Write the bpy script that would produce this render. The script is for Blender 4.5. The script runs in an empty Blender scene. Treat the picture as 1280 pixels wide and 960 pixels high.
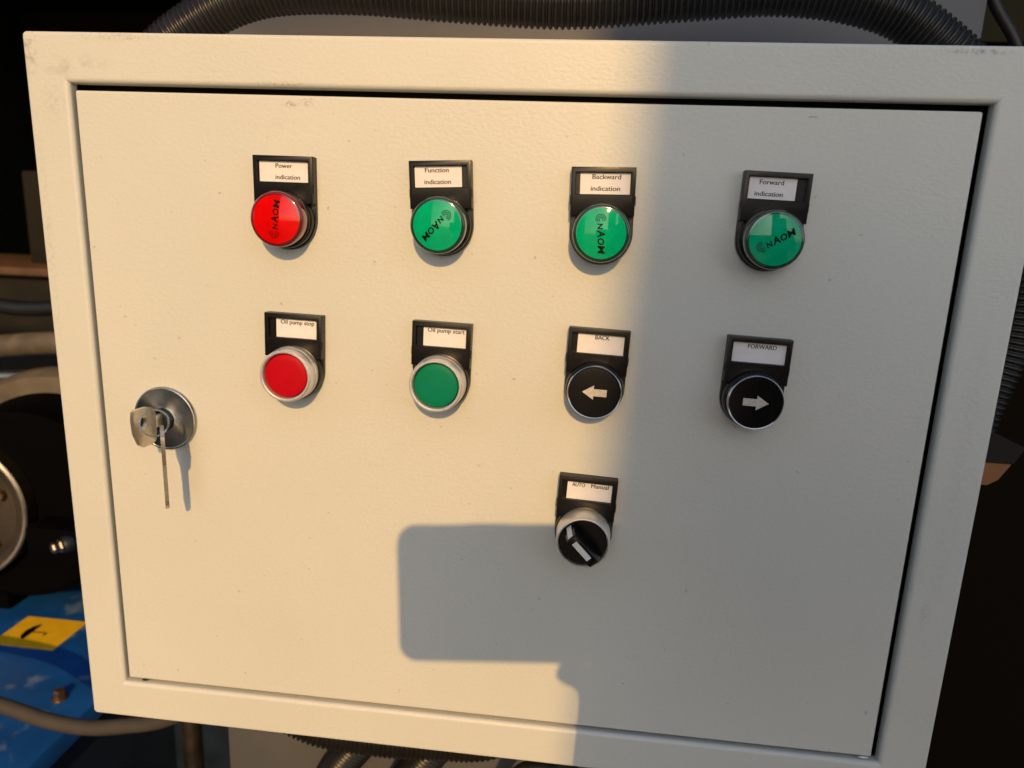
import bpy, bmesh, math, random
from mathutils import Vector, Matrix
from math import sin, cos, pi, radians
random.seed(7)
scene = bpy.context.scene
COL = scene.collection
Z0 = 1.2                      # height of the cabinet centre above the floor

# ------------------------------------------------------------------ camera
cam_d = bpy.data.cameras.new('camera')
cam = bpy.data.objects.new('camera', cam_d); COL.objects.link(cam)
right = Vector((0.99314, 0.11071, 0.03765)); down = Vector((0.06186, -0.22415, -0.97259)); fwd = Vector((-0.09924, 0.96825, -0.22946))
CAM = Vector((0.04718, -0.37604, Z0 + 0.12015))
rot = Matrix((right, -down, -fwd)).transposed().to_4x4()
cam.matrix_world = Matrix.Translation(CAM) @ rot
cam_d.sensor_width = 36; cam_d.lens = 919.8 / 1280 * 36
cam_d.clip_start = 0.01; cam_d.clip_end = 200
cam_d.dof.use_dof = True; cam_d.dof.focus_distance = 0.385; cam_d.dof.aperture_fstop = 12.0
scene.camera = cam

# ------------------------------------------------------------------ light
SUN_DIR = Vector((-0.1307, 0.8900, -0.4368)).normalized()
w = bpy.data.worlds.new('World'); scene.world = w; w.use_nodes = True
nt = w.node_tree; nt.nodes.clear()
sky = nt.nodes.new('ShaderNodeTexSky'); sky.sky_type = 'NISHITA'; sky.sun_disc = False
sky.sun_elevation = math.asin(-SUN_DIR.z); sky.sun_rotation = math.atan2(-SUN_DIR.x, -SUN_DIR.y)
sky.dust_density = 1.4; sky.air_density = 1.0; sky.ozone_density = 1.0
hs = nt.nodes.new('ShaderNodeHueSaturation'); hs.inputs['Saturation'].default_value = 0.85
bg = nt.nodes.new('ShaderNodeBackground'); bg.inputs['Strength'].default_value = 0.15
wo = nt.nodes.new('ShaderNodeOutputWorld')
nt.links.new(sky.outputs[0], hs.inputs['Color']); nt.links.new(hs.outputs[0], bg.inputs[0]); nt.links.new(bg.outputs[0], wo.inputs[0])
sd = bpy.data.lights.new('sun', 'SUN'); sd.energy = 3.3; sd.angle = radians(0.53); sd.color = (1.0, 0.595, 0.205)
sun = bpy.data.objects.new('sun', sd); COL.objects.link(sun)
sun.rotation_euler = SUN_DIR.to_track_quat('-Z', 'Y').to_euler(); sun.location = (1, -4, 5)
vs = scene.view_settings
vs.view_transform = 'Standard'; vs.look = 'None'; vs.gamma = 1; vs.use_curve_mapping = False; vs.exposure = 0.06
scene.render.engine = 'CYCLES'
scene.cycles.use_denoising = True
scene.cycles.max_bounces = 8

# ------------------------------------------------------------------ materials
def mat(name, col, rough=0.5, metal=0.0, coat=0.0, spec=0.5, noise=0.0, nscale=60, bump=0.0, bscale=300, bdist=0.0005, aniso=None, wear=None):
    m = bpy.data.materials.new(name); m.use_nodes = True
    t = m.node_tree; b = t.nodes['Principled BSDF']
    b.inputs['Base Color'].default_value = (*col, 1)
    b.inputs['Roughness'].default_value = rough; b.inputs['Metallic'].default_value = metal
    b.inputs['Coat Weight'].default_value = coat; b.inputs['Coat Roughness'].default_value = 0.06
    b.inputs['Specular IOR Level'].default_value = spec
    tc = t.nodes.new('ShaderNodeTexCoord')
    out_col = None
    if noise:
        n = t.nodes.new('ShaderNodeTexNoise'); n.inputs['Scale'].default_value = nscale; n.inputs['Detail'].default_value = 6
        t.links.new(tc.outputs['Object'], n.inputs['Vector'])
        r = t.nodes.new('ShaderNodeMapRange'); r.inputs[1].default_value = 0.3; r.inputs[2].default_value = 0.7
        r.inputs[3].default_value = 1 - noise; r.inputs[4].default_value = 1 + noise
        t.links.new(n.outputs[0], r.inputs[0])
        mx = t.nodes.new('ShaderNodeMix'); mx.data_type = 'RGBA'; mx.blend_type = 'MULTIPLY'; mx.inputs[0].default_value = 1
        mx.inputs[6].default_value = (*col, 1); t.links.new(r.outputs[0], mx.inputs[7])
        out_col = mx.outputs[2]; t.links.new(out_col, b.inputs['Base Color'])
        rr = t.nodes.new('ShaderNodeMapRange'); rr.inputs[3].default_value = rough * 0.8; rr.inputs[4].default_value = min(1, rough * 1.25)
        t.links.new(n.outputs[0], rr.inputs[0]); t.links.new(rr.outputs[0], b.inputs['Roughness'])
    if wear:
        n2 = t.nodes.new('ShaderNodeTexNoise'); n2.inputs['Scale'].default_value = wear[1]; n2.inputs['Detail'].default_value = 8
        t.links.new(tc.outputs['Object'], n2.inputs['Vector'])
        r2 = t.nodes.new('ShaderNodeMapRange'); r2.inputs[1].default_value = wear[2]; r2.inputs[2].default_value = wear[2] + 0.13
        t.links.new(n2.outputs[0], r2.inputs[0])
        mx2 = t.nodes.new('ShaderNodeMix'); mx2.data_type = 'RGBA'
        t.links.new(r2.outputs[0], mx2.inputs[0])
        if out_col: t.links.new(out_col, mx2.inputs[6])
        else: mx2.inputs[6].default_value = (*col, 1)
        mx2.inputs[7].default_value = (*wear[0], 1)
        t.links.new(mx2.outputs[2], b.inputs['Base Color'])
    if bump:
        nb = t.nodes.new('ShaderNodeTexNoise'); nb.inputs['Scale'].default_value = bscale; nb.inputs['Detail'].default_value = 3
        if aniso:
            mp = t.nodes.new('ShaderNodeMapping'); mp.inputs['Scale'].default_value = aniso
            t.links.new(tc.outputs['Object'], mp.inputs[0]); t.links.new(mp.outputs[0], nb.inputs['Vector'])
        else: t.links.new(tc.outputs['Object'], nb.inputs['Vector'])
        bp = t.nodes.new('ShaderNodeBump'); bp.inputs['Strength'].default_value = bump; bp.inputs['Distance'].default_value = bdist
        t.links.new(nb.outputs[0], bp.inputs['Height']); t.links.new(bp.outputs[0], b.inputs['Normal'])
    return m

def powder_coat(name, marks):
    """light grey powder coat with orange-peel relief; marks = dirt spots (x, z, rx, rz, strength, noise scale) in metres"""
    m = bpy.data.materials.new(name); m.use_nodes = True
    t = m.node_tree; L = t.links; b = t.nodes['Principled BSDF']
    N = t.nodes.new
    b.inputs['Specular IOR Level'].default_value = 0.5
    tc = N('ShaderNodeTexCoord')
    def noise(scale, detail=4, vec=None, rough=0.5):
        n = N('ShaderNodeTexNoise'); n.inputs['Scale'].default_value = scale; n.inputs['Detail'].default_value = detail; n.inputs['Roughness'].default_value = rough
        L.new(vec or tc.outputs['Object'], n.inputs['Vector']); return n.outputs[0]
    def mr(x, a, b_, c, d):
        r = N('ShaderNodeMapRange'); L.new(x, r.inputs[0])
        for i, v in enumerate((a, b_, c, d)): r.inputs[1 + i].default_value = v
        return r.outputs[0]
    def math_(op, x, y=None):
        n = N('ShaderNodeMath'); n.operation = op
        for i, v in enumerate((x, y)):
            if v is None: continue
            if isinstance(v, (int, float)): n.inputs[i].default_value = v
            else: L.new(v, n.inputs[i])
        return n.outputs[0]
    base = (0.565, 0.575, 0.545)
    f = math_('MULTIPLY', mr(noise(9, 3), 0.3, 0.7, 0.975, 1.025), mr(noise(700, 2), 0.3, 0.7, 0.975, 1.025))
    mx = N('ShaderNodeMix'); mx.data_type = 'RGBA'; mx.blend_type = 'MULTIPLY'; mx.inputs[0].default_value = 1
    mx.inputs[6].default_value = (*base, 1); L.new(f, mx.inputs[7])
    col = mx.outputs[2]
    dirt = None
    for (x, z, rx, rz, s, ns) in marks:
        mp = N('ShaderNodeMapping'); mp.vector_type = 'TEXTURE'; mp.inputs['Location'].default_value = (x, 0, z); mp.inputs['Scale'].default_value = (rx, 1e3, rz)
        L.new(tc.outputs['Object'], mp.inputs[0])
        ln = N('ShaderNodeVectorMath'); ln.operation = 'LENGTH'; L.new(mp.outputs[0], ln.inputs[0])
        k = mr(ln.outputs['Value'], 0.2, 1.0, 1.0, 0.0)
        k = math_('MULTIPLY', math_('MULTIPLY', k, mr(noise(ns, 6, None, 0.65), 0.45, 0.62, 0, 1)), s)
        dirt = k if dirt is None else math_('MAXIMUM', dirt, k)
    # sparse specks all over
    sp = mr(noise(260, 2), 0.745, 0.78, 0, 0.35)
    dirt = math_('MAXIMUM', dirt, sp)
    m2 = N('ShaderNodeMix'); m2.data_type = 'RGBA'; L.new(dirt, m2.inputs[0]); L.new(col, m2.inputs[6]); m2.inputs[7].default_value = (0.10, 0.085, 0.07, 1)
    L.new(m2.outputs[2], b.inputs['Base Color'])
    L.new(mr(noise(25, 3), 0.3, 0.7, 0.42, 0.52), b.inputs['Roughness'])
    mp = N('ShaderNodeMapping'); mp.inputs['Scale'].default_value = (0.62, 1, 1.15); L.new(tc.outputs['Object'], mp.inputs[0])
    patch = mr(noise(14, 2), 0.35, 0.65, 0.45, 1.0)
    h = math_('ADD', math_('MULTIPLY', math_('MULTIPLY', noise(600, 3, mp.outputs[0], 0.45), patch), 0.00020), math_('MULTIPLY', noise(12, 2), 0.0006))
    bp = N('ShaderNodeBump'); bp.inputs['Strength'].default_value = 0.75; bp.inputs['Distance'].default_value = 1.0
    L.new(h, bp.inputs['Height']); L.new(bp.outputs[0], b.inputs['Normal'])
    return m

M = {}
M['door'] = powder_coat('powder_coat_door', [(-0.109, 0.168, 0.006, 0.0022, 0.55, 500), (-0.100, 0.169, 0.005, 0.003, 0.4, 600), (0.146, 0.168, 0.004, 0.0007, 1.0, 300),
    (-0.115, 0.158, 0.03, 0.004, 0.06, 300), (-0.007, -0.016, 0.003, 0.0015, 0.3, 500), (0.203, -0.095, 0.005, 0.008, 0.13, 700)])
M['frame'] = powder_coat('powder_coat_frame', [(-0.247, 0.192, 0.006, 0.016, 0.5, 260), (-0.222, 0.184, 0.022, 0.007, 0.30, 120), (-0.236, 0.166, 0.008, 0.012, 0.14, 420), (-0.197, 0.198, 0.03, 0.003, 0.3, 500),
    (0.212, 0.197, 0.02, 0.0018, 0.75, 380), (0.234, -0.08, 0.004, 0.012, 0.28, 700), (0.238, 0.0, 0.006, 0.12, 0.10, 350), (-0.113, 0.177, 0.02, 0.002, 0.45, 700), (-0.246, 0.1, 0.003, 0.08, 0.16, 400)])
M['body'] = mat('grey_paint_body', (0.5, 0.5, 0.47), 0.5, noise=0.04)
M['gasket'] = mat('black_rubber', (0.012, 0.012, 0.012), 0.8, bump=0.3, bscale=400)
M['plastic'] = mat('black_plastic', (0.0045, 0.0043, 0.0041), 0.33, spec=0.35, noise=0.25, nscale=400, bump=0.15, bscale=900, bdist=0.0002)
M['plastic_gloss'] = mat('black_gloss_plastic', (0.0045, 0.0043, 0.0041), 0.2, spec=0.4, noise=0.2, nscale=300)
M['paper'] = mat('paper', (0.72, 0.70, 0.72), 0.65, noise=0.03, nscale=200, bump=0.2, bscale=120, bdist=0.0004)
M['ink'] = mat('ink', (0.03, 0.028, 0.03), 0.7)
M['red_lens'] = mat('red_lens', (0.60, 0.001, 0.001), 0.05, spec=0.32, noise=0.10, nscale=260)
M['red_rim'] = mat('red_rim', (0.13, 0.006, 0.007), 0.12, coat=1.0)
M['green_lens'] = mat('green_lens', (0.001, 0.36, 0.17), 0.05, spec=0.32, noise=0.10, nscale=260)
M['green_rim'] = mat('green_rim', (0.008, 0.045, 0.026), 0.12, coat=1.0)
M['emblem'] = mat('emblem_ink', (0.004, 0.004, 0.004), 0.6, spec=0.1)
M['red_cap'] = mat('red_button', (0.42, 0.001, 0.008), 0.5, spec=0.12, noise=0.04, nscale=200)
M['green_cap'] = mat('green_button', (0.001, 0.18, 0.095), 0.5, spec=0.12, noise=0.04, nscale=200)
M['satin'] = mat('satin_chrome', (0.74, 0.72, 0.69), 0.40, metal=0.75, noise=0.06, nscale=500)
M['chrome'] = mat('chrome', (0.72, 0.71, 0.69), 0.10, metal=1.0, noise=0.05, nscale=400)
M['arrow_mark'] = mat('beige_marking', (0.50, 0.47, 0.42), 0.6, noise=0.12, nscale=900)
M['white_mark'] = mat('white_marking', (0.72, 0.71, 0.68), 0.5, noise=0.04, nscale=900)
M['lock_metal'] = mat('turned_steel', (0.40, 0.41, 0.41), 0.22, metal=1.0, noise=0.12, nscale=160, bump=0.05, bscale=800)
_t = M['lock_metal'].node_tree; _b = _t.nodes['Principled BSDF']; _b.inputs['Anisotropic'].default_value = 0.85
_g = _t.nodes.new('ShaderNodeTangent'); _g.direction_type = 'RADIAL'; _g.axis = 'Y'; _t.links.new(_g.outputs[0], _b.inputs['Tangent'])
M['lock_core'] = mat('dark_lock_core', (0.05, 0.08, 0.08), 0.25, metal=0.8, noise=0.2, nscale=300)
M['key'] = mat('nickel_key', (0.62, 0.57, 0.49), 0.30, metal=0.85, noise=0.15, nscale=300, bump=0.1, bscale=500)
M['conduit'] = mat('black_conduit', (0.010, 0.009, 0.008), 0.30, spec=0.45, noise=0.3, nscale=80)
M['column'] = mat('grey_machine_paint', (0.080, 0.080, 0.085), 0.55, noise=0.08, nscale=12, bump=0.1, bscale=200)
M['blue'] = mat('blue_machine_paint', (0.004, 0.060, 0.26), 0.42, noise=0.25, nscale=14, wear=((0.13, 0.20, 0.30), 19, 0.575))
M['shaded_blue'] = mat('shaded_blue_paint', (0.003, 0.010, 0.026), 0.5, noise=0.3, nscale=20)  # the blue machine paint again, with shade put into its colour
M['yellow'] = mat('yellow_sticker', (0.72, 0.43, 0.010), 0.45, noise=0.08, nscale=60)
M['cable_grey'] = mat('dusty_cable', (0.042, 0.036, 0.031), 0.75, noise=0.2, nscale=60)
M['cable_black'] = mat('black_cable', (0.010, 0.010, 0.010), 0.5, noise=0.2)
M['steel_dark'] = mat('oily_steel', (0.085, 0.072, 0.06), 0.45, metal=0.9, noise=0.3, nscale=30)
M['steel_bright'] = mat('machined_steel', (0.42, 0.37, 0.30), 0.3, metal=1.0, noise=0.2, nscale=40)
M['black_metal'] = mat('black_iron', (0.0009, 0.0009, 0.0009), 0.8, spec=0.04, noise=0.3)
M['cast_dark'] = mat('dark_casting', (0.036, 0.029, 0.023), 0.6, spec=0.2, noise=0.4, nscale=18)
M['cast_tan'] = mat('dusty_casting', (0.10, 0.08, 0.058), 0.5, noise=0.35, nscale=25)
M['bronze'] = mat('brass', (0.45, 0.27, 0.13), 0.35, metal=1.0, noise=0.2)
M['wood'] = mat('plank_wood', (0.09, 0.045, 0.028), 0.7, noise=0.3, nscale=20)
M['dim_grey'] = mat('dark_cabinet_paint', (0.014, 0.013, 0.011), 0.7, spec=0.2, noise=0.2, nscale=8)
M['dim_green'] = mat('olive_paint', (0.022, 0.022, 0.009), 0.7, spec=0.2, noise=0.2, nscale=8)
M['hall_dark'] = mat('hall_shade', (0.012, 0.011, 0.009), 0.9, noise=0.4, nscale=3)  # darkness of the hall put into the colour of its surfaces
M['floor'] = mat('concrete_floor', (0.10, 0.10, 0.10), 0.85, noise=0.2, nscale=4, bump=0.2, bscale=60)
M['render_wall'] = mat('grey_wall', (0.22, 0.22, 0.215), 0.85, noise=0.1, nscale=6, bump=0.2, bscale=80)
M['phone'] = mat('phone_glass', (0.015, 0.015, 0.018), 0.15, noise=0.1)
M['tan'] = mat('sunlit_orange', (0.24, 0.095, 0.03), 0.6, noise=0.15, nscale=80)  # orange stands in for sunlight on the bracket
M['jacket'] = mat('dark_jacket', (0.035, 0.038, 0.045), 0.85, noise=0.2, nscale=30)
M['skin'] = mat('skin', (0.45, 0.27, 0.19), 0.5, noise=0.06, nscale=60)
M['trousers'] = mat('dark_trousers', (0.03, 0.03, 0.035), 0.85, noise=0.2, nscale=30)
M['hair'] = mat('black_hair', (0.012, 0.010, 0.008), 0.6, noise=0.3, nscale=200)

# ------------------------------------------------------------------ helpers
def empty(name, loc, label=None, cat=None, group=None):
    o = bpy.data.objects.new(name, None); COL.objects.link(o); o.location = loc; o.empty_display_size = 0.05
    if label: tag(o, label, cat, group)
    return o
def tag(o, label, cat=None, group=None, kind=None):
    if label: o['label'] = label
    if cat: o['category'] = cat
    if group: o['group'] = group
    if kind: o['kind'] = kind
    return o
def obj(name, me, m, parent=None, loc=(0, 0, 0), rot=(0, 0, 0), smooth=True, angle=40, wn=False):
    if isinstance(me, bmesh.types.BMesh):
        bm = me; me = bpy.data.meshes.new(name)
        bmesh.ops.recalc_face_normals(bm, faces=bm.faces); bm.to_mesh(me); bm.free()
    if smooth:
        for p in me.polygons: p.use_smooth = True
        me.set_sharp_from_angle(angle=radians(angle))
    if m and not me.materials: me.materials.append(M[m])
    o = bpy.data.objects.new(name, me); COL.objects.link(o)
    o.parent = parent; o.location = loc; o.rotation_euler = rot
    if wn:
        wm = o.modifiers.new('weighted', 'WEIGHTED_NORMAL'); wm.keep_sharp = True
    return o
def box(bm, x0, x1, y0, y1, z0, z1, bev=0.0, seg=2):
    r = bmesh.ops.create_cube(bm, size=1)
    for v in r['verts']:
        v.co = Vector(((x0 + x1) / 2 + v.co.x * (x1 - x0), (y0 + y1) / 2 + v.co.y * (y1 - y0), (z0 + z1) / 2 + v.co.z * (z1 - z0)))
    if bev:
        es = list({e for v in r['verts'] for e in v.link_edges})
        bmesh.ops.bevel(bm, geom=es, offset=bev, segments=seg, profile=0.5, affect='EDGES')
    return bm
def nb(): return bmesh.new()
def lathe(bm, prof, seg=48, axis='-y', c=(0, 0, 0), closed=False):
    """revolve (r, h) round the axis; h grows along it"""
    rings = []
    for (r, h) in prof:
        if r < 1e-7:
            p = [(0, 0)]
        else:
            p = [(r * cos(2 * pi * i / seg), r * sin(2 * pi * i / seg)) for i in range(seg)]
        ring = []
        for (a, b_) in p:
            co = {'-y': (a, -h, b_), 'z': (a, b_, h), 'x': (h, a, b_)}[axis]
            ring.append(bm.verts.new(Vector(co) + Vector(c)))
        rings.append(ring)
    pairs = list(zip(rings, rings[1:]))
    if closed: pairs.append((rings[-1], rings[0]))
    for A, B in pairs:
        if len(A) == 1 and len(B) == 1: continue
        for i in range(seg):
            j = (i + 1) % seg
            if len(A) == 1: bm.faces.new((A[0], B[i], B[j]))
            elif len(B) == 1: bm.faces.new((A[i], A[j], B[0]))
            else: bm.faces.new((A[i], A[j], B[j], B[i]))
    return bm
def prism(bm, pts, y0, y1, bev=0.0):
    """outline pts (x, z) extruded from y0 to y1"""
    a = [bm.verts.new((x, y0, z)) for x, z in pts]; b_ = [bm.verts.new((x, y1, z)) for x, z in pts]
    fs = [bm.faces.new(a), bm.faces.new(b_)]; n = len(pts)
    for i in range(n): fs.append(bm.faces.new((a[i], a[(i + 1) % n], b_[(i + 1) % n], b_[i])))
    if bev:
        es = [e for e in fs[1].edges]
        bmesh.ops.bevel(bm, geom=es, offset=bev, segments=2, profile=0.5, affect='EDGES')
    return bm
def catmull(P, n=24):
    P = [Vector(p) for p in P]; P = [2 * P[0] - P[1]] + P + [2 * P[-1] - P[-2]]; out = []
    for i in range(1, len(P) - 2):
        for k in range(n):
            t = k / n; a, b_, c, d = P[i - 1:i + 3]
            out.append(0.5 * (2 * b_ + (c - a) * t + (2 * a - 5 * b_ + 4 * c - d) * t * t + (3 * b_ - a - 3 * c + d) * t ** 3))
    out.append(P[-2]); return out
def resample(pts, step):
    out = [pts[0]]; acc = 0
    for a, b_ in zip(pts, pts[1:]):
        L = (b_ - a).length; d = step - acc
        while d <= L:
            out.append(a.lerp(b_, d / L)); d += step
        acc = L - (d - step)
    return out
def tube(bm, path, radius, seg=16, step=0.004, prof=None, cap=True):
    pts = resample(catmull(path), step)
    t0 = (pts[1] - pts[0]).normalized(); nrm = t0.orthogonal().normalized(); rings = []
    for i, p in enumerate(pts):
        t = (pts[min(i + 1, len(pts) - 1)] - pts[max(i - 1, 0)]).normalized()
        nrm = (nrm - t * nrm.dot(t)).normalized(); bn = t.cross(nrm)
        r = radius * (prof[i % len(prof)] if prof else 1.0)
        rings.append([bm.verts.new(p + (nrm * cos(2 * pi * k / seg) + bn * sin(2 * pi * k / seg)) * r) for k in range(seg)])
    for A, B in zip(rings, rings[1:]):
        for k in range(seg): bm.faces.new((A[k], A[(k + 1) % seg], B[(k + 1) % seg], B[k]))
    if cap: bm.faces.new(rings[0]); bm.faces.new(rings[-1])
    return bm
def text_mesh(s, width, cap, x=0, z=0, y=0, bold=0.0, shear=0.0):
    """flat lettering in the XZ plane facing -y: centred on x, baseline z"""
    cu = bpy.data.curves.new('lettering', 'FONT'); cu.body = s; cu.size = 1; cu.offset = bold; cu.shear = shear; cu.resolution_u = 4
    o = bpy.data.objects.new('lettering_tmp', cu); COL.objects.link(o)
    dg = bpy.context.evaluated_depsgraph_get(); me = bpy.data.meshes.new_from_object(o.evaluated_get(dg))
    bpy.data.objects.remove(o); bpy.data.curves.remove(cu)
    xs = [v.co.x for v in me.vertices]; x0, x1 = min(xs), max(xs)
    sx = width / (x1 - x0); sz = cap / 0.73
    for v in me.vertices: v.co = Vector(((v.co.x - (x0 + x1) / 2) * sx + x, y, v.co.y * sz + z))
    return me
def join_meshes(name, meshes):
    bm = nb()
    for m_ in meshes: bm.from_mesh(m_)
    for m_ in meshes: bpy.data.meshes.remove(m_)
    me = bpy.data.meshes.new(name); bm.to_mesh(me); bm.free(); return me
mm = 0.001

# ------------------------------------------------------------------ the setting
def struct(name, bm, m):
    return tag(obj(name, bm, m, smooth=False), None, kind='structure')
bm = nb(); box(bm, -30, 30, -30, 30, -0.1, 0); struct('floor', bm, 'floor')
bm = nb(); box(bm, -4.2, 3.6, 0.5, 5.0, 0.0, 0.004); struct('hall_floor', bm, 'hall_dark')  # thin dark sheet over the floor, standing in for shade
bm = nb(); box(bm, -4.2, 3.6, 5.0, 5.2, 0.002, 2.6); struct('back_wall', bm, 'hall_dark')
bm = nb(); box(bm, -4.4, -4.2, 0.5, 5.2, 0.002, 2.6); struct('light_block_left', bm, 'hall_dark')  # unseen wall added to keep sky light out
bm = nb(); box(bm, 3.6, 3.8, 0.5, 5.2, 0.002, 2.6); struct('light_block_right', bm, 'hall_dark')  # unseen wall added to keep sky light out on this side too
bm = nb(); box(bm, -4.4, 3.8, 0.5, 5.2, 2.602, 2.75); struct('light_block_roof', bm, 'hall_dark')  # unseen cover added to block sun and sky over the background

# unseen wall behind the photographer: its straight edge shades the right half of the cabinet
ow = empty('shade_wall', (0.603, -3.2, 0), 'unseen grey wall behind the photographer, its top beam and left pier added for shade', 'wall')
bm = nb(); box(bm, -0.054, 0.46, -0.1, 0.1, -0.05, 3.19); obj('pier', bm, 'render_wall', ow, (-0.0888, 0, 0), (0, radians(1.7), 0), smooth=False)
bm = nb(); box(bm, -4.5, 0.46, -0.102, 0.102, 3.178, 3.5); obj('shade_beam', bm, 'render_wall', ow, smooth=False)  # unseen beam added to shade the background
bm = nb(); box(bm, -4.5, -1.75, -0.1, 0.1, 0.002, 3.175); obj('pier', bm, 'render_wall', ow, smooth=False)  # unseen left pier, widened to cut ambient light from that side

# ------------------------------------------------------------------ control cabinet
CAB = Vector((0, 0.1, Z0 - 0.2))
cab = empty('control_cabinet', CAB, 'light grey powder coated steel control cabinet with nine round buttons and lamps', 'control cabinet')
PC = Vector((0, 0, Z0)) - CAB        # panel centre in the cabinet's own frame

def arc(cx, cy, r, a0, a1, n): return [(cx + r * cos(radians(a0 + (a1 - a0) * i / n)), cy + r * sin(radians(a0 + (a1 - a0) * i / n))) for i in range(n + 1)]
# frame: rounded rectangular loops, inset from the outer rectangle or outset from the opening
bm = nb()
O = (-0.25, 0.25, -0.2, 0.2); I = (-0.2268, 0.2245, -0.1752, 0.1755)
def rloop(x0, x1, z0, z1, y, r, n=5):
    P = []
    for cx, cz, a in ((x1 - r, z1 - r, 0), (x0 + r, z1 - r, 90), (x0 + r, z0 + r, 180), (x1 - r, z0 + r, 270)):
        P += [(cx + r * cos(radians(a + 90 * k / n)), y, cz + r * sin(radians(a + 90 * k / n))) for k in range(n + 1)]
    return P
loops = []
for d, y in [(0.0, 0.03), (0.0, 0.004)] + [(0.0016 - 0.0016 * cos(radians(a)), 0.0016 - 0.0016 * sin(radians(a))) for a in range(0, 91, 18)] + [(0.0025, 0.0)]:
    loops.append(rloop(O[0] + d, O[1] - d, O[2] + d, O[3] - d, y, max(0.0024 - d * 0.6, 0.0006)))
R = 0.0024
for e, y in [(R + 0.0012, 0.0)] + [(R - R * sin(radians(a)), R - R * cos(radians(a))) for a in range(0, 91, 15)] + [(0.0, 0.0066), (0.0004, 0.0071), (0.006, 0.0072)]:
    loops.append(rloop(I[0] - e, I[1] + e, I[2] - e, I[3] + e, y, 0.0004))
vl = [[bm.verts.new(p) for p in l] for l in loops]
for A, B in zip(vl, vl[1:]):
    for k in range(len(A)): bm.faces.new((A[k], A[(k + 1) % len(A)], B[(k + 1) % len(A)], B[k]))
# slightly rounded outer corners
obj('front_frame', bm, 'frame', cab, PC, wn=True)
bm = nb()
T = 0.0015; d0 = 0.0004; x0, x1, z0, z1, y0, y1 = -0.25 + d0, 0.25 - d0, -0.2 + d0, 0.2 - d0, 0.0295, 0.202
box(bm, x0, x1, y0, y1, z1 - T, z1); box(bm, x0, x1, y0, y1, z0, z0 + T); box(bm, x0, x0 + T, y0, y1, z0 + T, z1 - T); box(bm, x1 - T, x1, y0, y1, z0 + T, z1 - T)
box(bm, x0 + T, x1 - T, y1 - T, y1, z0 + T, z1 - T)
obj('cabinet_body', bm, 'body', cab, PC, smooth=False)
bm = nb()
g = 0.0185
box(bm, I[0] - 0.004, I[0] + 0.016, g, g + 0.006, I[2] - 0.004, I[3] + 0.004); box(bm, I[1] - 0.016, I[1] + 0.004, g, g + 0.006, I[2] - 0.004, I[3] + 0.004)
box(bm, I[0] + 0.016, I[1] - 0.016, g, g + 0.006, I[2] - 0.004, I[2] + 0.016); box(bm, I[0] + 0.016, I[1] - 0.016, g, g + 0.006, I[3] - 0.016, I[3] + 0.004)
obj('gasket', bm, 'gasket', cab, PC, smooth=False)
bm = nb(); box(bm, -0.2247, 0.2204, 0.0015, 0.0186, -0.1726, 0.1722, 0.0012, 3)
door = obj('door', bm, 'door', cab, PC, wn=True)
# two corner chips on the lower return of the frame
bm = nb(); prism(bm, [(-0.0022, 0), (-0.0012, 0.0009), (0.0012, 0.0009), (0.0028, 0.0003), (0.0, -0.0004)], 0.0, 0.0002)
obj('drain_hole', bm, 'gasket', cab, PC + Vector((-0.2150, 0.0024, -0.1741)), rot=(radians(-52), 0, 0))
bm = nb(); prism(bm, [(-0.003, 0), (-0.0015, 0.0007), (0.002, 0.0007), (0.003, 0.0), (0.0, -0.0006)], 0.0, 0.0002)
obj('paint_chip', bm, 'satin', cab, PC + Vector((0.2165, 0.0022, -0.1738)), rot=(radians(-52), 0, 0))

# ---- legend plate shared by all nine units
def legend_plate():
    bm = nb()
    # thin base: straight sides running into a half circle
    pts = [(-0.0155, 0.0310), (-0.0155, 0.0)] + [(0.0155 * cos(radians(a)), 0.0155 * sin(radians(a))) for a in range(186, 355, 6)] + [(0.0155, 0.0), (0.0155, 0.0310)]
    prism(bm, pts, 0.0, -0.0030, 0.0004)
    # raised label box with its window: four bars and a recessed floor
    y0, y1 = -0.0026, -0.0070
    outer = (-0.01555, 0.01555, 0.0080, 0.0312); win = (-0.0133, 0.0133, 0.0183, 0.0286)
    o4 = [(outer[0], outer[2]), (outer[1], outer[2]), (outer[1], outer[3]), (outer[0], outer[3])]
    w4 = [(win[0], win[2]), (win[1], win[2]), (win[1], win[3]), (win[0], win[3])]
    def ring(p4, y, d=0.0):
        s = [(1, 1), (-1, 1), (-1, -1), (1, -1)]
        return [bm.verts.new((p[0] + d * q[0], y, p[1] + d * q[1])) for p, q in zip(p4, s)]
    b = 0.0005
    rs = [ring(o4, y0), ring(o4, y1 + b), ring(o4, y1 + b * 0.3, b * 0.3), ring(o4, y1, b), ring(w4, y1, -0.0003), ring(w4, y1 + 0.0003), ring(w4, y1 + 0.0022), ring(w4, y1 + 0.0022, 0.005)]
    for A, B in zip(rs, rs[1:]):
        for k in range(4): bm.faces.new((A[k], A[(k + 1) % 4], B[(k + 1) % 4], B[k]))
    bm.faces.new(rs[-1])
    # little clip lugs in the side walls
    for s in (-1, 1): box(bm, s * 0.01535 - 0.0006, s * 0.01535 + 0.0006, -0.0058, -0.0036, 0.0132, 0.0177, 0.0002, 1)
    bmesh.ops.recalc_face_normals(bm, faces=bm.faces)
    me = bpy.data.meshes.new('legend_plate'); bm.to_mesh(me); bm.free()
    for p in me.polygons: p.use_smooth = True
    me.set_sharp_from_angle(angle=radians(35)); me.materials.append(M['plastic']); return me
PLATE = legend_plate()

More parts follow.
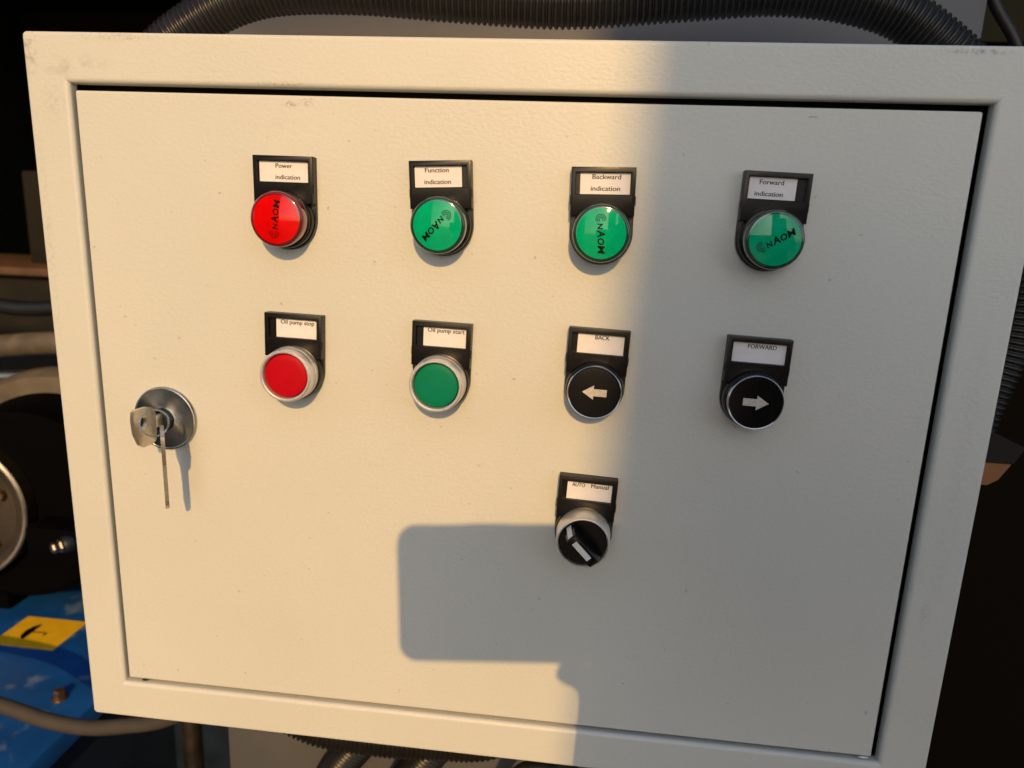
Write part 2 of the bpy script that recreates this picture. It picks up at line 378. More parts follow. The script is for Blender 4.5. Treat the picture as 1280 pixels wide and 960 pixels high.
def face_depth(r, top, sag, rad): return -(top - sag * (r / rad) ** 2) * mm
def unit(name, label, x, z, tilt, card, lines):
    """a legend plate at a button centre (mm on the panel), with its paper card and printed words"""
    u = bpy.data.objects.new(name, PLATE); COL.objects.link(u); u.parent = cab
    u.location = PC + Vector((x * mm, 0.00145, z * mm)); u.rotation_euler = (0, radians(tilt), 0); u['label'] = label
    bm = nb(); box(bm, card[0] * 0.955 * mm, card[1] * 0.955 * mm, -0.00515, -0.00490, 0.01845, 0.0285)
    obj('label_card', bm, 'paper', u, smooth=False)
    meshes = [text_mesh(s, wd * 0.94 * mm, 2.3 * mm, (cx * 0.94 + dx * 0.075) * mm, (bz + dx * 0.03) * mm, -0.00521 - dx * 0.000012, 0.0) for (s, wd, cx, bz) in lines for dx in (-1, 0, 1)]
    me = join_meshes('lettering', meshes); obj('lettering', me, 'ink', u, smooth=False)
    return u
def emblem(u, ang, top, sag, rad):
    """ring-shaped C mark and the letters NAOM, printed across the lens"""
    bm = nb()
    for r0, r1, a0, a1 in ((0.7, 1.05, 50, 330), (1.5, 1.85, 55, 310), (2.3, 2.65, 75, 285)):
        n = 18; prev = None
        for i in range(n + 1):
            a = radians(a0 + (a1 - a0) * i / n); p = [bm.verts.new(((r * cos(a) - 6.6) * mm, 0, (r * sin(a) * 0.95) * mm)) for r in (r0, r1)]
            if prev: bm.faces.new((prev[0], prev[1], p[1], p[0]))
            prev = p
    me = bpy.data.meshes.new('arcs'); bm.to_mesh(me); bm.free()
    parts = [me]
    for s, wd, cap, cx in (('N', 2.9, 2.6, -3.4), ('A', 3.5, 3.6, 0.0), ('O', 3.3, 3.0, 3.7), ('M', 4.1, 3.2, 7.6)):
        parts.append(text_mesh(s, wd * mm, cap * mm, cx * mm, -1.7 * mm, 0, 0.035, 0.12))
    me = join_meshes('emblem', parts); a = radians(ang)
    for v in me.vertices:
        x, zz = v.co.x, v.co.z; X, Z = x * cos(a) - zz * sin(a), x * sin(a) + zz * cos(a)
        v.co = Vector((X, face_depth(math.hypot(X, Z) / mm, top, sag, rad) - 0.00006, Z))
    obj('emblem', me, 'emblem', u, smooth=False)
def indicator(label, x, z, tilt, card, lines, colour, ang):
    u = unit('indicator_lamp', label, x, z, tilt, card, lines)
    lathe_o = lambda nm, prof, m, seg=56: obj(nm, lathe(nb(), [(r * mm, h * mm) for r, h in prof], seg), m, u, angle=32)
    lathe_o('bezel', [(14.9, 2.8), (14.9, 6.0), (14.6, 6.8), (14.2, 7.2), (14.2, 8.4), (12.6, 8.4)], 'plastic_gloss')
    lathe_o('lens_rim', [(13.6, 8.0), (13.85, 8.7), (13.85, 14.6), (13.7, 15.5), (13.3, 16.25), (12.7, 16.65), (11.9, 16.7)], colour + '_rim')
    n = 10; top, sag = 18.2, 1.5
    lathe_o('lens', [(11.95, 16.5)] + [(11.92 * (1 - k / n), top - sag * (1 - k / n) ** 2) for k in range(n + 1)], colour + '_lens')
    emblem(u, ang, top, sag, 11.92)
    return u
def bezel_button(name, label, x, z, tilt, card, lines):
    u = unit(name, label, x, z, tilt, card, lines)
    L = lambda nm, prof, m, ang=32: obj(nm, lathe(nb(), [(r * mm, h * mm) for r, h in prof], 56), m, u, angle=ang)
    return u, L
def push_button(label, x, z, tilt, card, lines, colour):
    u, L = bezel_button('push_button', label, x, z, tilt, card, lines)
    L('base_ring', [(15.4, 2.8), (15.4, 6.2), (15.0, 7.2), (14.0, 7.6)], 'plastic')
    L('bezel', [(14.3, 7.2), (14.5, 7.9), (14.4, 11.0), (14.15, 11.3), (14.15, 12.0), (14.35, 12.4), (14.0, 16.4), (13.75, 17.3), (13.2, 17.8), (12.7, 17.8), (12.2, 17.4), (11.95, 16.4), (11.9, 12.0)], 'satin')
    L('cap', [(11.5, 11.0), (11.5, 15.4), (11.25, 16.0), (10.7, 16.35), (8, 16.6), (4, 16.7), (0, 16.75)], colour + '_cap')
    return u
def arrow_button(label, x, z, tilt, card, lines, sgn):
    u, L = bezel_button('push_button', label, x, z, tilt, card, lines)
    L('base_ring', [(15.0, 2.8), (15.0, 6.5), (14.7, 8.2), (14.1, 9.4), (13.3, 9.9)], 'plastic_gloss')
    L('bezel', [(13.6, 9.2), (13.8, 10.0), (13.8, 13.2), (13.65, 13.9), (13.4, 14.15), (13.1, 13.95), (13.05, 13.0)], 'chrome')
    L('cap', [(13.02, 11.0), (12.95, 13.2), (12.6, 13.5), (12.0, 13.55), (0, 13.75)], 'plastic_gloss')
    bm = nb(); P = [(-6.2, 0), (-0.4, 3.7), (-0.4, 1.85), (6.2, 1.85), (6.2, -1.85), (-0.4, -1.85), (-0.4, -3.7)]
    prism(bm, [(-sgn * p[0] * mm, p[1] * mm) for p in P], -0.0133, -0.01385)
    obj('arrow', bm, 'arrow_mark', u, smooth=False)
    return u

W = 'with white label card reading '
indicator('round red indicator lamp ' + W + 'Power indication', -111.4, 111.4, 0, (-13.3, 13.3), [('Power', 9.2, 0.2, 25.3), ('indication', 13.6, 2.2, 19.8)], 'red', 84)
indicator('round green indicator lamp ' + W + 'Function indication', -29.5, 111.6, -2.6, (-13.6, 11.2), [('Function', 12.7, -1.9, 25.6), ('indication', 14.2, -1.6, 20.0)], 'green', 225)
indicator('round green indicator lamp ' + W + 'Backward indication', 50.2, 111.0, -1.1, (-11.7, 13.6), [('Backward', 14.6, 1.6, 25.6), ('indication', 15.0, 1.2, 20.1)], 'green', -86)
indicator('round green indicator lamp ' + W + 'Forward indication', 130.9, 111.3, 1.4, (-13.6, 9.4), [('Forward', 11.9, -2.8, 25.3), ('indication', 13.9, -3.6, 19.9)], 'green', 31)
push_button('red push button in a silver ring, label card reading Oil pump stop', -109.1, 31.3, 1.2, (-10.0, 13.0), [('Oil pump stop', 19.4, 2.2, 25.7)], 'red')
push_button('green push button in a silver ring, label card reading Oil pump start', -29.1, 31.1, 1.2, (-10.2, 13.3), [('Oil pump start', 20.6, 2.3, 25.9)], 'green')
arrow_button('black push button with left arrow, label card reading BACK', 51.85, 32.1, 1.7, (-11.2, 13.4), [('BACK', 7.7, 1.8, 25.8)], -1)
arrow_button('black push button with right arrow, label card reading FORWARD', 131.4, 32.1, 1.7, (-13.4, 13.6), [('FORWARD', 14.8, 1.3, 25.6)], 1)
# rotary selector
u, L = bezel_button('selector_switch', 'black rotary selector switch with a white pointer, label card reading AUTO Manual', 50.9, -47.8, 2.3, (-11.5, 13.4), [('AUTO', 7.3, -5.4, 25.6), ('Manual', 9.8, 6.6, 25.6)])
L('base_ring', [(15.4, 2.8), (15.4, 6.2), (15.0, 7.2), (14.0, 7.6)], 'plastic')
L('bezel', [(14.3, 7.2), (14.6, 7.9), (14.4, 12.0), (14.3, 18.2), (14.0, 19.2), (13.6, 19.7), (13.2, 19.75), (12.8, 19.4), (12.6, 18.4), (12.55, 14.0)], 'satin')
L('knob_disc', [(12.45, 13.0), (12.45, 18.0), (12.2, 18.5), (0, 18.5)], 'plastic_gloss')
hd = nb(); c45 = radians(-44)
def hp(uu, vv, h): return ((uu * cos(c45) - vv * sin(c45)) * mm, -h * mm, (uu * sin(c45) + vv * cos(c45)) * mm)
prof = [(-11.6, 16.5), (-9.4, 29.0), (-8.6, 30.0), (7.6, 30.0), (9.6, 28.6), (11.6, 16.5)]
ra = [hd.verts.new(hp(a, -3.7 + (h - 16.5) * 0.07, h)) for a, h in prof]; rb = [hd.verts.new(hp(a, 3.7 - (h - 16.5) * 0.07, h)) for a, h in prof]
hd.faces.new(ra); hd.faces.new(rb)
for k in range(len(prof)): hd.faces.new((ra[k], ra[(k + 1) % 6], rb[(k + 1) % 6], rb[k]))
bmesh.ops.bevel(hd, geom=list(hd.edges), offset=0.0005, segments=2, profile=0.5, affect='EDGES')
handle = obj('handle', hd, 'plastic_gloss', u, angle=35)
sb = nb()
def strip(pts):   # pts = (u, h) pairs on the handle, extruded 1.5 mm either side of its middle
    a = [sb.verts.new(hp(p, -1.5, q)) for p, q in pts]; b2 = [sb.verts.new(hp(p, 1.5, q)) for p, q in pts]
    sb.faces.new(a); sb.faces.new(b2)
    for k in range(len(pts)): sb.faces.new((a[k], a[(k + 1) % len(pts)], b2[(k + 1) % len(pts)], b2[k]))
strip([(-6.4, 29.8), (-6.4, 30.12), (5.2, 30.12), (5.2, 29.8)])
strip([(-11.4, 18.0), (-11.55, 18.0), (-9.62, 28.6), (-9.3, 28.6)])
obj('pointer_stripe', sb, 'white_mark', handle, smooth=False)

# ---- lock
LK = Vector((-0.1873, 0.0014, -0.0015))
lk = obj('door_lock', lathe(nb(), [(18.3 * mm, 0), (18.4 * mm, 1.2 * mm), (18.0 * mm, 1.9 * mm), (17.3 * mm, 2.1 * mm), (16.9 * mm, 1.9 * mm), (12 * mm, 2.4 * mm), (8 * mm, 2.9 * mm), (6.6 * mm, 3.3 * mm), (6.4 * mm, 3.2 * mm), (6.2 * mm, 3.0 * mm)], 72), 'lock_metal', cab, PC + LK, angle=30)
lk['label'] = 'round turned steel escutcheon of the door lock'
obj('lock_core', lathe(nb(), [(6.3 * mm, 2 * mm), (6.3 * mm, 5.4 * mm), (5.8 * mm, 6.0 * mm), (0, 6.0 * mm)], 40), 'lock_core', lk, angle=30)

# ---- keys (they lift out of the lock: things of their own)
LKW = Vector((LK.x, LK.y, Z0 + LK.z))
def key_plate(outline, hole, th):
    """outline (a, b) in mm; a plate in the local XZ plane with a round hole, th thick along y"""
    bm = nb(); n = len(outline); k = 20
    hc = [(hole[0] + hole[2] * cos(2 * pi * i / k), hole[1] + hole[2] * sin(2 * pi * i / k)) for i in range(k)]
    o_ = [bm.verts.new((a * mm, -th / 2, b * mm)) for a, b in outline]; h_ = [bm.verts.new((a * mm, -th / 2, b * mm)) for a, b in hc]
    es = [bm.edges.new((o_[i], o_[(i + 1) % n])) for i in range(n)] + [bm.edges.new((h_[i], h_[(i + 1) % k])) for i in range(k)]
    r = bmesh.ops.triangle_fill(bm, edges=es, use_beauty=True)
    fs = [f for f in r['geom'] if isinstance(f, bmesh.types.BMFace)]
    ex = bmesh.ops.extrude_face_region(bm, geom=fs)
    for v in ex['geom']:
        if isinstance(v, bmesh.types.BMVert): v.co.y += th
    return bm
k1 = empty('key', LKW + Vector((0.0008, 0.0, 0.0009)), 'nickel key stuck in the door lock with its bow standing out', 'key')
bowo = [(11.5, -9.5), (13.5, -11.2), (21.5, -11.6), (24.5, -9.5), (27.6, -2.5), (28.2, 5), (27.4, 9.6), (25.5, 10.4), (17, 10.0), (13, 8.8), (11.3, 6.5), (10.8, 3.2), (10.8, -3.2)]
bm = key_plate(bowo, (21.5, 2.2, 3.4), 2.2 * mm)
for v in bm.verts: v.co = Vector((v.co.y, -v.co.x, v.co.z))      # plate in the plane x = const, a along -y
obj('bow', bm, 'key', k1, rot=(0, 0, radians(-6)), angle=30)
bm = nb(); box(bm, -0.0012, 0.0012, -0.0112, -0.003, -0.0034, 0.0034, 0.0003)
obj('blade', bm, 'key', k1, rot=(0, 0, radians(-6)))
bm = nb(); lathe(bm, [(6.6 * mm, -0.55 * mm), (7.5 * mm, -0.55 * mm), (7.5 * mm, 0.55 * mm), (6.6 * mm, 0.55 * mm)], 40, closed=True)
o = obj('key_ring', bm, 'chrome', None, (-0.1790, -0.0235, Z0 + 0.0032), (radians(-14), 0, radians(24)), angle=50)
tag(o, 'thin split ring joining the two keys at the lock', 'key ring')
k2 = empty('key', (-0.1755, -0.0225, Z0 - 0.0025), 'nickel key hanging edge-on from the split ring below the lock', 'key')
k2.rotation_euler = (0, radians(-2), radians(-58))
kb = [(-5, 3.2), (-8.5, 0), (-9.5, -6), (-8, -13), (-4, -16.5), (4, -16.5), (8, -13), (9.5, -6), (8.5, 0), (5, 3.2)]
obj('bow', key_plate(kb, (0, -1.5, 2.4), 2.0 * mm), 'key', k2, angle=30)
bl = [(-3.6, -16.2), (-3.6, -20), (-2.6, -21), (-3.2, -24), (-2.2, -26), (-3.2, -29), (-2.0, -31), (-3.0, -35), (-1.8, -38), (0, -42.5), (2.6, -40), (3.4, -37), (3.4, -16.2)]
bm = nb(); prism(bm, [(a * mm, b_ * mm) for a, b_ in bl], -0.0010, 0.0010); obj('blade', bm, 'key', k2, smooth=False)

# ------------------------------------------------------------------ behind and around the cabinet
RIB = [1.0, 1.0, 0.96, 0.875, 0.875, 0.96]
def conduit(label, path, r=0.0146, pitch=0.0038, group='corrugated conduits round the cabinet'):
    path = [(x, y, z + Z0) for x, y, z in path]
    bm = tube(nb(), path, r, 20, pitch / 6, RIB)
    return tag(obj('corrugated_conduit', bm, 'conduit', angle=80), label, 'conduit', group)
conduit('black corrugated conduit arching over the cabinet top and down its far side',
    [(-0.247, 0.13, 0.02), (-0.285, 0.13, 0.06), (-0.295, 0.13, 0.14), (-0.262, 0.13, 0.205), (-0.226, 0.13, 0.234), (-0.180, 0.13, 0.2515), (-0.12, 0.13, 0.2545), (-0.05, 0.13, 0.2505), (0.02, 0.13, 0.2475), (0.09, 0.13, 0.2525), (0.15, 0.13, 0.2565),
     (0.20, 0.13, 0.251), (0.238, 0.13, 0.235), (0.288, 0.13, 0.192), (0.314, 0.125, 0.13), (0.314, 0.12, 0.06), (0.305, 0.12, 0.015), (0.296, 0.12, -0.02), (0.278, 0.12, -0.05), (0.247, 0.12, -0.062)])
conduit('black corrugated conduit looping under the cabinet bottom', [(0.03, 0.12, -0.198), (0.026, 0.12, -0.255), (-0.01, 0.12, -0.287), (-0.06, 0.12, -0.294), (-0.11, 0.12, -0.296), (-0.16, 0.12, -0.290), (-0.20, 0.12, -0.262), (-0.21, 0.12, -0.198)], 0.0135)
conduit('black corrugated conduit dropping from the cabinet bottom, farther from the column edge', [(-0.025, 0.16, -0.198), (-0.035, 0.16, -0.27), (-0.062, 0.162, -0.33), (-0.10, 0.165, -0.40), (-0.14, 0.17, -0.55), (-0.15, 0.17, -0.8), (-0.15, 0.17, -1.19)], 0.0165)
conduit('black corrugated conduit dropping from the cabinet bottom, nearer the blue base', [(-0.085, 0.165, -0.198), (-0.095, 0.165, -0.27), (-0.125, 0.167, -0.33), (-0.165, 0.17, -0.40), (-0.20, 0.172, -0.55), (-0.21, 0.172, -0.8), (-0.21, 0.172, -1.19)], 0.0165)
bm = tube(nb(), [(0.10, 0.14, Z0 - 0.198), (0.09, 0.14, Z0 - 0.27), (0.05, 0.14, Z0 - 0.318), (-0.0, 0.145, Z0 - 0.36), (-0.03, 0.15, Z0 - 0.6), (-0.03, 0.15, 0.01)], 0.007, 12, 0.004)
tag(obj('power_cable', bm, 'cable_black'), 'smooth black cable running down from the cabinet bottom', 'cable')

# grey machine column that carries the cabinet
col = empty('machine_column', (0.016, 0.3, 0.0), 'dark grey painted machine column behind the cabinet', 'machine')
bm = nb(); box(bm, -0.289, 0.287, -0.0985, 0.25, 0.002, 1.85, 0.003, 2); obj('column_body', bm, 'column', col)
bm = nb(); box(bm, -0.33, 0.33, -0.085, 0.28, 0.0, 0.03, 0.003, 2); obj('base_plate', bm, 'column', col)

# small bracket at the right-hand conduit
br = empty('pipe_bracket', (0.31, 0.100, Z0 - 0.04), 'small grey clamp bracket with a sunlit sliver painted orange beside the right-hand conduit', 'bracket')
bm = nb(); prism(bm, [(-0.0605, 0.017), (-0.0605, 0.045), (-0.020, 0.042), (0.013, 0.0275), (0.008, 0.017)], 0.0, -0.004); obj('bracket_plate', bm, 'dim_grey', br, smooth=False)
bm = nb(); prism(bm, [(-0.0605, 0.0165), (0.0060, 0.0165), (0.000, 0.006), (-0.006, 0.002), (-0.0605, 0.002)], -0.001, -0.005); obj('sunlit_sliver', bm, 'tan', br, smooth=False)  # sunlit sliver put into the colour as an orange piece

# black screen added beside the column to keep the background dark
gd = empty('dark_screen', (0.85, 0.75, 0), 'black screen added beside the grey column to darken the background', 'dark screen')
bm = nb(); box(bm, -0.42, 0.6, -0.2, -0.17, 0.05, Z0 + 0.30, 0.004); obj('screen_sheet', bm, 'black_metal', gd)
for sx in (-0.40, 0.58):
    bm = nb(); box(bm, sx - 0.02, sx + 0.02, -0.1695, -0.13, 0.0, Z0 + 0.29, 0.002); obj('post', bm, 'black_metal', gd)
# thin black cable up beside the column
bm = tube(nb(), [(0.325, 0.30, Z0 + 0.36), (0.348, 0.30, Z0 + 0.30), (0.374, 0.30, Z0 + 0.262), (0.40, 0.30, Z0 + 0.2), (0.41, 0.31, Z0), (0.41, 0.32, 0.01)], 0.0042, 10, 0.006)
tag(obj('thin_cable', bm, 'cable_black'), 'thin black cable slanting down beside the grey column', 'cable')

# blue machine base
base = empty('blue_machine_base', (-0.9, 0.75, 0.0), 'worn blue painted machine base with a yellow umbrella sticker', 'machine base')
def b_part(name, m, *boxes, bev=0.004):
    bm = nb()
    for b_ in boxes: box(bm, b_[0] + 0.9, b_[1] + 0.9, b_[2] - 0.75, b_[3] - 0.75, b_[4], b_[5], bev)
    return obj(name, bm, m, base)
b_part('bed_plate', 'blue', (-1.5, -0.587, 0.12, 1.3, Z0 - 0.58, Z0 - 0.55))
b_part('base_box', 'shaded_blue', (-1.45, -0.60, 0.16, 1.28, 0.0, Z0 - 0.579))
b_part('side_panel', 'shaded_blue', (-0.60, -0.33, 0.62, 1.25, 0.0, Z0 - 0.50))
bm = nb(); box(bm, -0.0515, 0.0515, -0.0395, 0.0395, 0, 0.0004); st = obj('warning_sticker', bm, 'yellow', base, (0.9 - 0.7755, 0.569 - 0.75, Z0 - 0.5498), smooth=False)
st['label'] = 'yellow rectangular sticker with a black umbrella sign'
um = nb()
def flat(pts, z=0.00055):
    f_ = [um.verts.new((x, y, z)) for x, y in pts]; um.faces.new(f_)
flat([(-0.012 - 0.013 * sin(radians(a)), 0.021 * cos(radians(a))) for a in range(0, 181, 15)])
flat([(-0.012, 0.0012), (-0.012, -0.0012), (0.012, -0.0012), (0.012, 0.0012)])
flat([(0.012, 0.0012), (0.012, -0.0075), (0.0095, -0.0075), (0.0095, -0.0012)])
obj('umbrella_sign', um, 'black_metal', st, smooth=False)
def bolt(x, y, z):
    bm = nb(); lathe(bm, [(0.010, 0), (0.010, 0.002), (0.0, 0.002)], 24, 'z'); lathe(bm, [(0.0075, 0.002), (0.0075, 0.012), (0.0065, 0.013), (0, 0.013)], 6, 'z')
    obj('bolt', bm, 'bronze', base, (x + 0.9, y - 0.75, z))
bolt(-0.638, 0.431, Z0 - 0.5502); bolt(-0.93, 0.66, Z0 - 0.5502)
bm = lathe(nb(), [(0.013, 0.0), (0.013, Z0 - 0.42)], 20, 'z'); lathe(bm, [(0.013, Z0 - 0.42), (0, Z0 - 0.42)], 20, 'z')
tag(obj('steel_post', bm, 'steel_dark', None, (-0.462, 0.45, 0)), 'slim round steel post between the blue base and the column', 'post')
# dusty cable sagging over the edge of the blue base
bm = tube(nb(), [(-0.90, 0.30, Z0 - 0.43), (-0.70, 0.30, Z0 - 0.440), (-0.60, 0.30, Z0 - 0.460), (-0.545, 0.30, Z0 - 0.473), (-0.496, 0.30, Z0 - 0.476), (-0.446, 0.30, Z0 - 0.467), (-0.395, 0.295, Z0 - 0.448), (-0.33, 0.285, Z0 - 0.40), (-0.272, 0.27, Z0 - 0.32)], 0.0085, 14, 0.005)
tag(obj('dusty_cable', bm, 'cable_grey'), 'thick dusty grey cable sagging past the blue base', 'cable')

# motor standing on the blue base
mo = empty('electric_motor', (-0.83, 0.66, Z0 - 0.55), 'black motor with a bright rimmed end flange on the blue base', 'motor')
dz = 0.206
ry = radians(12)
bm = lathe(nb(), [(0, 0), (0.098, 0), (0.100, 0.004), (0.100, 0.010), (0.104, 0.014), (0.112, 0.016), (0.117, 0.013), (0.118, 0.0), (0.118, -0.012), (0.06, -0.014)], 64)
fl = obj('flange', bm, 'cast_dark', mo, (-0.062, -0.10, dz - 0.004), (0, 0, ry), angle=35)
bm = lathe(nb(), [(0.1105, 0.0160), (0.1135, 0.0166), (0.1175, 0.0138), (0.1187, 0.0), (0.1187, -0.010)], 64); obj('flange_rim', bm, 'steel_bright', fl, angle=50)
bm = nb()
for k in range(6): lathe(bm, [(0.008, 0.0), (0.008, 0.008), (0, 0.008)], 6, c=(0.08 * cos(k * pi / 3 + 0.3), -0.0035, 0.08 * sin(k * pi / 3 + 0.3)))
for k in range(6):
    b1 = nb(); lathe(b1, [(0.008, 0.0), (0.008, 0.008), (0, 0.008)], 6, c=(0.08 * cos(k * pi / 3 + 0.3), -0.0035, 0.08 * sin(k * pi / 3 + 0.3))); obj('flange_bolt', b1, 'bronze', fl, smooth=False)
bm.free()
bm = lathe(nb(), [(0, -0.03), (0.140, -0.03), (0.152, -0.04), (0.152, -0.32), (0.12, -0.36), (0, -0.36)], 64); obj('housing', bm, 'black_metal', mo, (0.03, -0.10, dz - 0.01), (0, 0, ry), angle=35)
bm = lathe(nb(), [(0.152, -0.15), (0.178, -0.152), (0.186, -0.165), (0.186, -0.20), (0.178, -0.213), (0.152, -0.215)], 64); obj('end_ring', bm, 'cast_tan', mo, (0.03, -0.10, dz - 0.008), (0, 0, ry), angle=35)
for s in (-1, 1):
    bm = nb(); box(bm, s * 0.10 - 0.03 + 0.03, s * 0.10 + 0.03 + 0.03, -0.04, 0.2, 0.0, 0.1, 0.004); obj('foot', bm, 'black_metal', mo)
gl = obj('gland_nut', lathe(nb(), [(0.010, -0.03), (0.010, 0.0), (0.008, 0.002), (0.008, 0.009), (0.006, 0.011), (0, 0.011)], 6), 'steel_bright', mo, (0.132, -0.125, 0.170), (0, 0, radians(-30)), smooth=False)
obj('blue_cap', lathe(nb(), [(0.0125, -0.016), (0.0125, -0.006), (0.0105, -0.003)], 24), 'shaded_blue', gl)
bm = nb(); box(bm, 0.07, 0.16, -0.115, -0.07, 0.125, 0.19, 0.004); obj('terminal_box', bm, 'black_metal', mo)
bm = tube(nb(), [(-1.2, 0.80, Z0 - 0.24), (-1.0, 0.80, Z0 - 0.205), (-0.86, 0.80, Z0 - 0.20), (-0.74, 0.80, Z0 - 0.225), (-0.66, 0.80, Z0 - 0.29), (-0.62, 0.80, Z0 - 0.40), (-0.62, 0.80, Z0 - 0.551)], 0.011, 12, 0.008)
tag(obj('thin_steel_pipe', bm, 'steel_bright'), 'thin bright steel pipe bending down close behind the motor', 'pipe')
# hoses above the motor
bm = tube(nb(), [(-1.25, 0.90, Z0 - 0.19), (-1.05, 0.88, Z0 - 0.165), (-0.9, 0.86, Z0 - 0.15), (-0.75, 0.86, Z0 - 0.175), (-0.62, 0.86, Z0 - 0.25), (-0.55, 0.86, Z0 - 0.45), (-0.54, 0.86, Z0 - 0.52)], 0.022, 14, 0.01)
tag(obj('steel_pipe', bm, 'cast_tan'), 'bent oily steel pipe passing over the black motor', 'pipe')
bm = tube(nb(), [(-1.25, 0.95, Z0 - 0.08), (-1.05, 0.93, Z0 - 0.10), (-0.88, 0.92, Z0 - 0.085), (-0.72, 0.92, Z0 - 0.10), (-0.58, 0.92, Z0 - 0.17), (-0.50, 0.92, Z0 - 0.4), (-0.49, 0.92, Z0 - 0.52)], 0.015, 12, 0.01)
tag(obj('rubber_hose', bm, 'cable_black'), 'black rubber hose running above the bent steel pipe', 'hose')

# bench and cupboard far behind in the dark
be = empty('workbench', (-2.6, 2.7, 0), 'dim workbench with a wooden plank top far behind the cabinet', 'workbench')
bm = nb(); box(bm, -1.2, 0.9, -0.22, 0.4, Z0 - 0.222, Z0 - 0.19, 0.003); obj('plank_top', bm, 'wood', be)
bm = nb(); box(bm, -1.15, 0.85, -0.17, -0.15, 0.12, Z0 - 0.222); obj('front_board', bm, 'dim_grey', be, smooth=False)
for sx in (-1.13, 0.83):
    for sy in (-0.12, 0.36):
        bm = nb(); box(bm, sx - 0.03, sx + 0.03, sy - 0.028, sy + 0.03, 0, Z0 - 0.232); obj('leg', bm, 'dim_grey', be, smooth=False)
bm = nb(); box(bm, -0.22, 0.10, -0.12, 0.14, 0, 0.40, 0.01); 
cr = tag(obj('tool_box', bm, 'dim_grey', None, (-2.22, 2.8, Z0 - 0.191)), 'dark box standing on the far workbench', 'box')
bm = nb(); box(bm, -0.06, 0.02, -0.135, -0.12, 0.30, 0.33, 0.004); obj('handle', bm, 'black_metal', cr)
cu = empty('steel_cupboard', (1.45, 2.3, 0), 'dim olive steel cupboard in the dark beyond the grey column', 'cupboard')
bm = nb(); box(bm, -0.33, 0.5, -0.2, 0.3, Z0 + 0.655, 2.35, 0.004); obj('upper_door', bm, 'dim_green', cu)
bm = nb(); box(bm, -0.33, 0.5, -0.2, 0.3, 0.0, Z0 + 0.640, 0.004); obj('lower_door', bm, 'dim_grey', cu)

# ------------------------------------------------------------------ the phone that takes the picture and its holder (outside the frame; their shadow falls on the cabinet)
ph = empty('phone', CAM - fwd * 0.004, 'dark phone held level in front of the cabinet, its shadow on the door', 'phone')
ph.rotation_euler = rot.to_euler()
def rrect(x0, x1, y0, y1, r, n=6):
    P = []
    for cx, cy, a in ((x1 - r, y1 - r, 0), (x0 + r, y1 - r, 90), (x0 + r, y0 + r, 180), (x1 - r, y0 + r, 270)):
        P += [(cx + r * cos(radians(a + 90 * i / n)), cy + r * sin(radians(a + 90 * i / n))) for i in range(n + 1)]
    return P
bm = nb(); pts = rrect(-0.0445, 0.1185, -0.064, 0.014, 0.0105)
a_ = [bm.verts.new((x, y, 0)) for x, y in pts]; b_ = [bm.verts.new((x, y, 0.008)) for x, y in pts]
bm.faces.new(a_); bm.faces.new(b_)
for i in range(len(pts)): bm.faces.new((a_[i], a_[(i + 1) % len(pts)], b_[(i + 1) % len(pts)], b_[i]))
obj('phone_body', bm, 'phone', ph)
bm = nb(); box(bm, -0.006, 0.018, 0.0139, 0.0149, 0.002, 0.006); obj('side_key', bm, 'phone', ph, smooth=False)

def skin_mesh(name, chains, radii, root):
    verts, edges, idx, rr = [], [], {}, []
    def V(p):
        k = tuple(round(c, 5) for c in p)
        if k not in idx: idx[k] = len(verts); verts.append(k); rr.append(0.03)
        return idx[k]
    for ch, ra_ in zip(chains, radii):
        ids = [V(p) for p in ch]
        for i, r in zip(ids, ra_): rr[i] = r
        edges += list(zip(ids, ids[1:]))
    me = bpy.data.meshes.new(name); me.from_pydata(verts, edges, [])
    o = bpy.data.objects.new(name + '_tmp', me); COL.objects.link(o)
    s = o.modifiers.new('skin', 'SKIN'); s.use_smooth_shade = True
    for i, sv in enumerate(me.skin_vertices[0].data): sv.radius = (rr[i], rr[i]); sv.use_root = (i == idx[tuple(round(c, 5) for c in root)])
    ss = o.modifiers.new('sub', 'SUBSURF'); ss.levels = 2; ss.render_levels = 2
    dg = bpy.context.evaluated_depsgraph_get(); out = bpy.data.meshes.new_from_object(o.evaluated_get(dg))
    bpy.data.objects.remove(o); return out
def PH(r, d, b): return tuple(CAM + right * r + down * d - fwd * b)      # a point on the phone: right, down, behind
px, py = 0.439, -0.86
pelvis = (px, py, 0.98); waist = (px, py, 1.10); chest = (px, py + 0.01, 1.28); neck0 = (px, py + 0.01, 1.42); neck1 = (px - 0.01, py + 0.03, 1.50)
head = (px - 0.02, py + 0.05, 1.60); crown = (px - 0.02, py + 0.045, 1.69)
shL = (px - 0.175, py + 0.01, 1.385); shR = (px + 0.175, py + 0.01, 1.385)
elL = (px - 0.20, py + 0.14, 1.13); elR = (px + 0.21, py + 0.16, 1.14)
wrL = PH(0.081, 0.150, 0.03); wrR = PH(0.155, 0.075, 0.05)
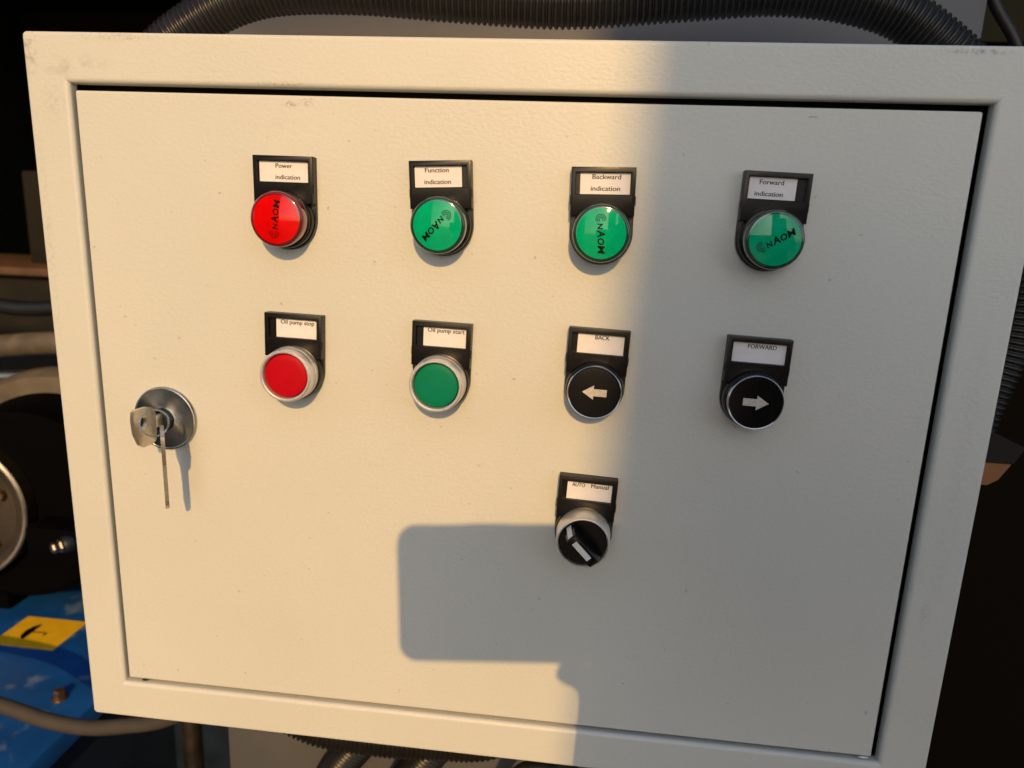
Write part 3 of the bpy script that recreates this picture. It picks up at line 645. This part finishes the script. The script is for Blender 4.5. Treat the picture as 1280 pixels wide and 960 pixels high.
hL = PH(0.077, 0.108, 0.016); hR = PH(0.134, 0.030, 0.032)
chains = [[pelvis, waist, chest, neck0, neck1, head, crown], [neck0, shL, elL, wrL, hL], [neck0, shR, elR, wrR, hR]]
radii = [[0.145, 0.135, 0.155, 0.075, 0.055, 0.085, 0.055], [0.075, 0.062, 0.045, 0.028, 0.030], [0.075, 0.062, 0.045, 0.028, 0.030]]
for s in (-1, 1):
    chains.append([pelvis, (px + s * 0.10, py, 0.90), (px + s * 0.12, py + 0.03, 0.50), (px + s * 0.13, py - 0.01, 0.09), (px + s * 0.14, py + 0.14, 0.045)])
    radii.append([0.145, 0.10, 0.062, 0.045, 0.04])
for (h, tips) in ((hL, [((0.066, 0.078, -0.004), (0.046, 0.0705, -0.006)), ((0.074, 0.076, -0.006), (0.070, 0.060, -0.010)), ((0.084, 0.072, -0.006), (0.078, 0.056, -0.010)), ((0.096, 0.074, -0.005), (0.096, 0.060, -0.010)), ((0.080, 0.080, 0.020), (0.070, 0.058, 0.018))]),
                  (hR, [((0.128, 0.004, -0.006), (0.108, 0.004, -0.012)), ((0.128, 0.022, -0.006), (0.106, 0.022, -0.012)), ((0.128, 0.040, -0.006), (0.106, 0.040, -0.012)), ((0.128, 0.056, -0.006), (0.110, 0.054, -0.012)), ((0.126, 0.020, 0.024), (0.106, 0.024, 0.020))])):
    for a, b2 in tips:
        chains.append([h, PH(*a), PH(*b2)]); radii.append([0.030, 0.0088, 0.0075])
pm = skin_mesh('person', chains, radii, pelvis)
for m_ in ('jacket', 'skin', 'trousers', 'hair'): pm.materials.append(M[m_])
for p in pm.polygons:
    c = p.center; k = 0
    if c.z < 0.97: k = 2
    if c.z > 1.46: k = 1
    if c.z > 1.62 or (c.z > 1.52 and c.y < py + 0.02): k = 3
    if (c - CAM).length < 0.20 and c.y > -0.52: k = 1
    p.material_index = k; p.use_smooth = True
pe = bpy.data.objects.new('person', pm); COL.objects.link(pe)
tag(pe, 'person in a dark jacket holding the phone towards the cabinet', 'person')
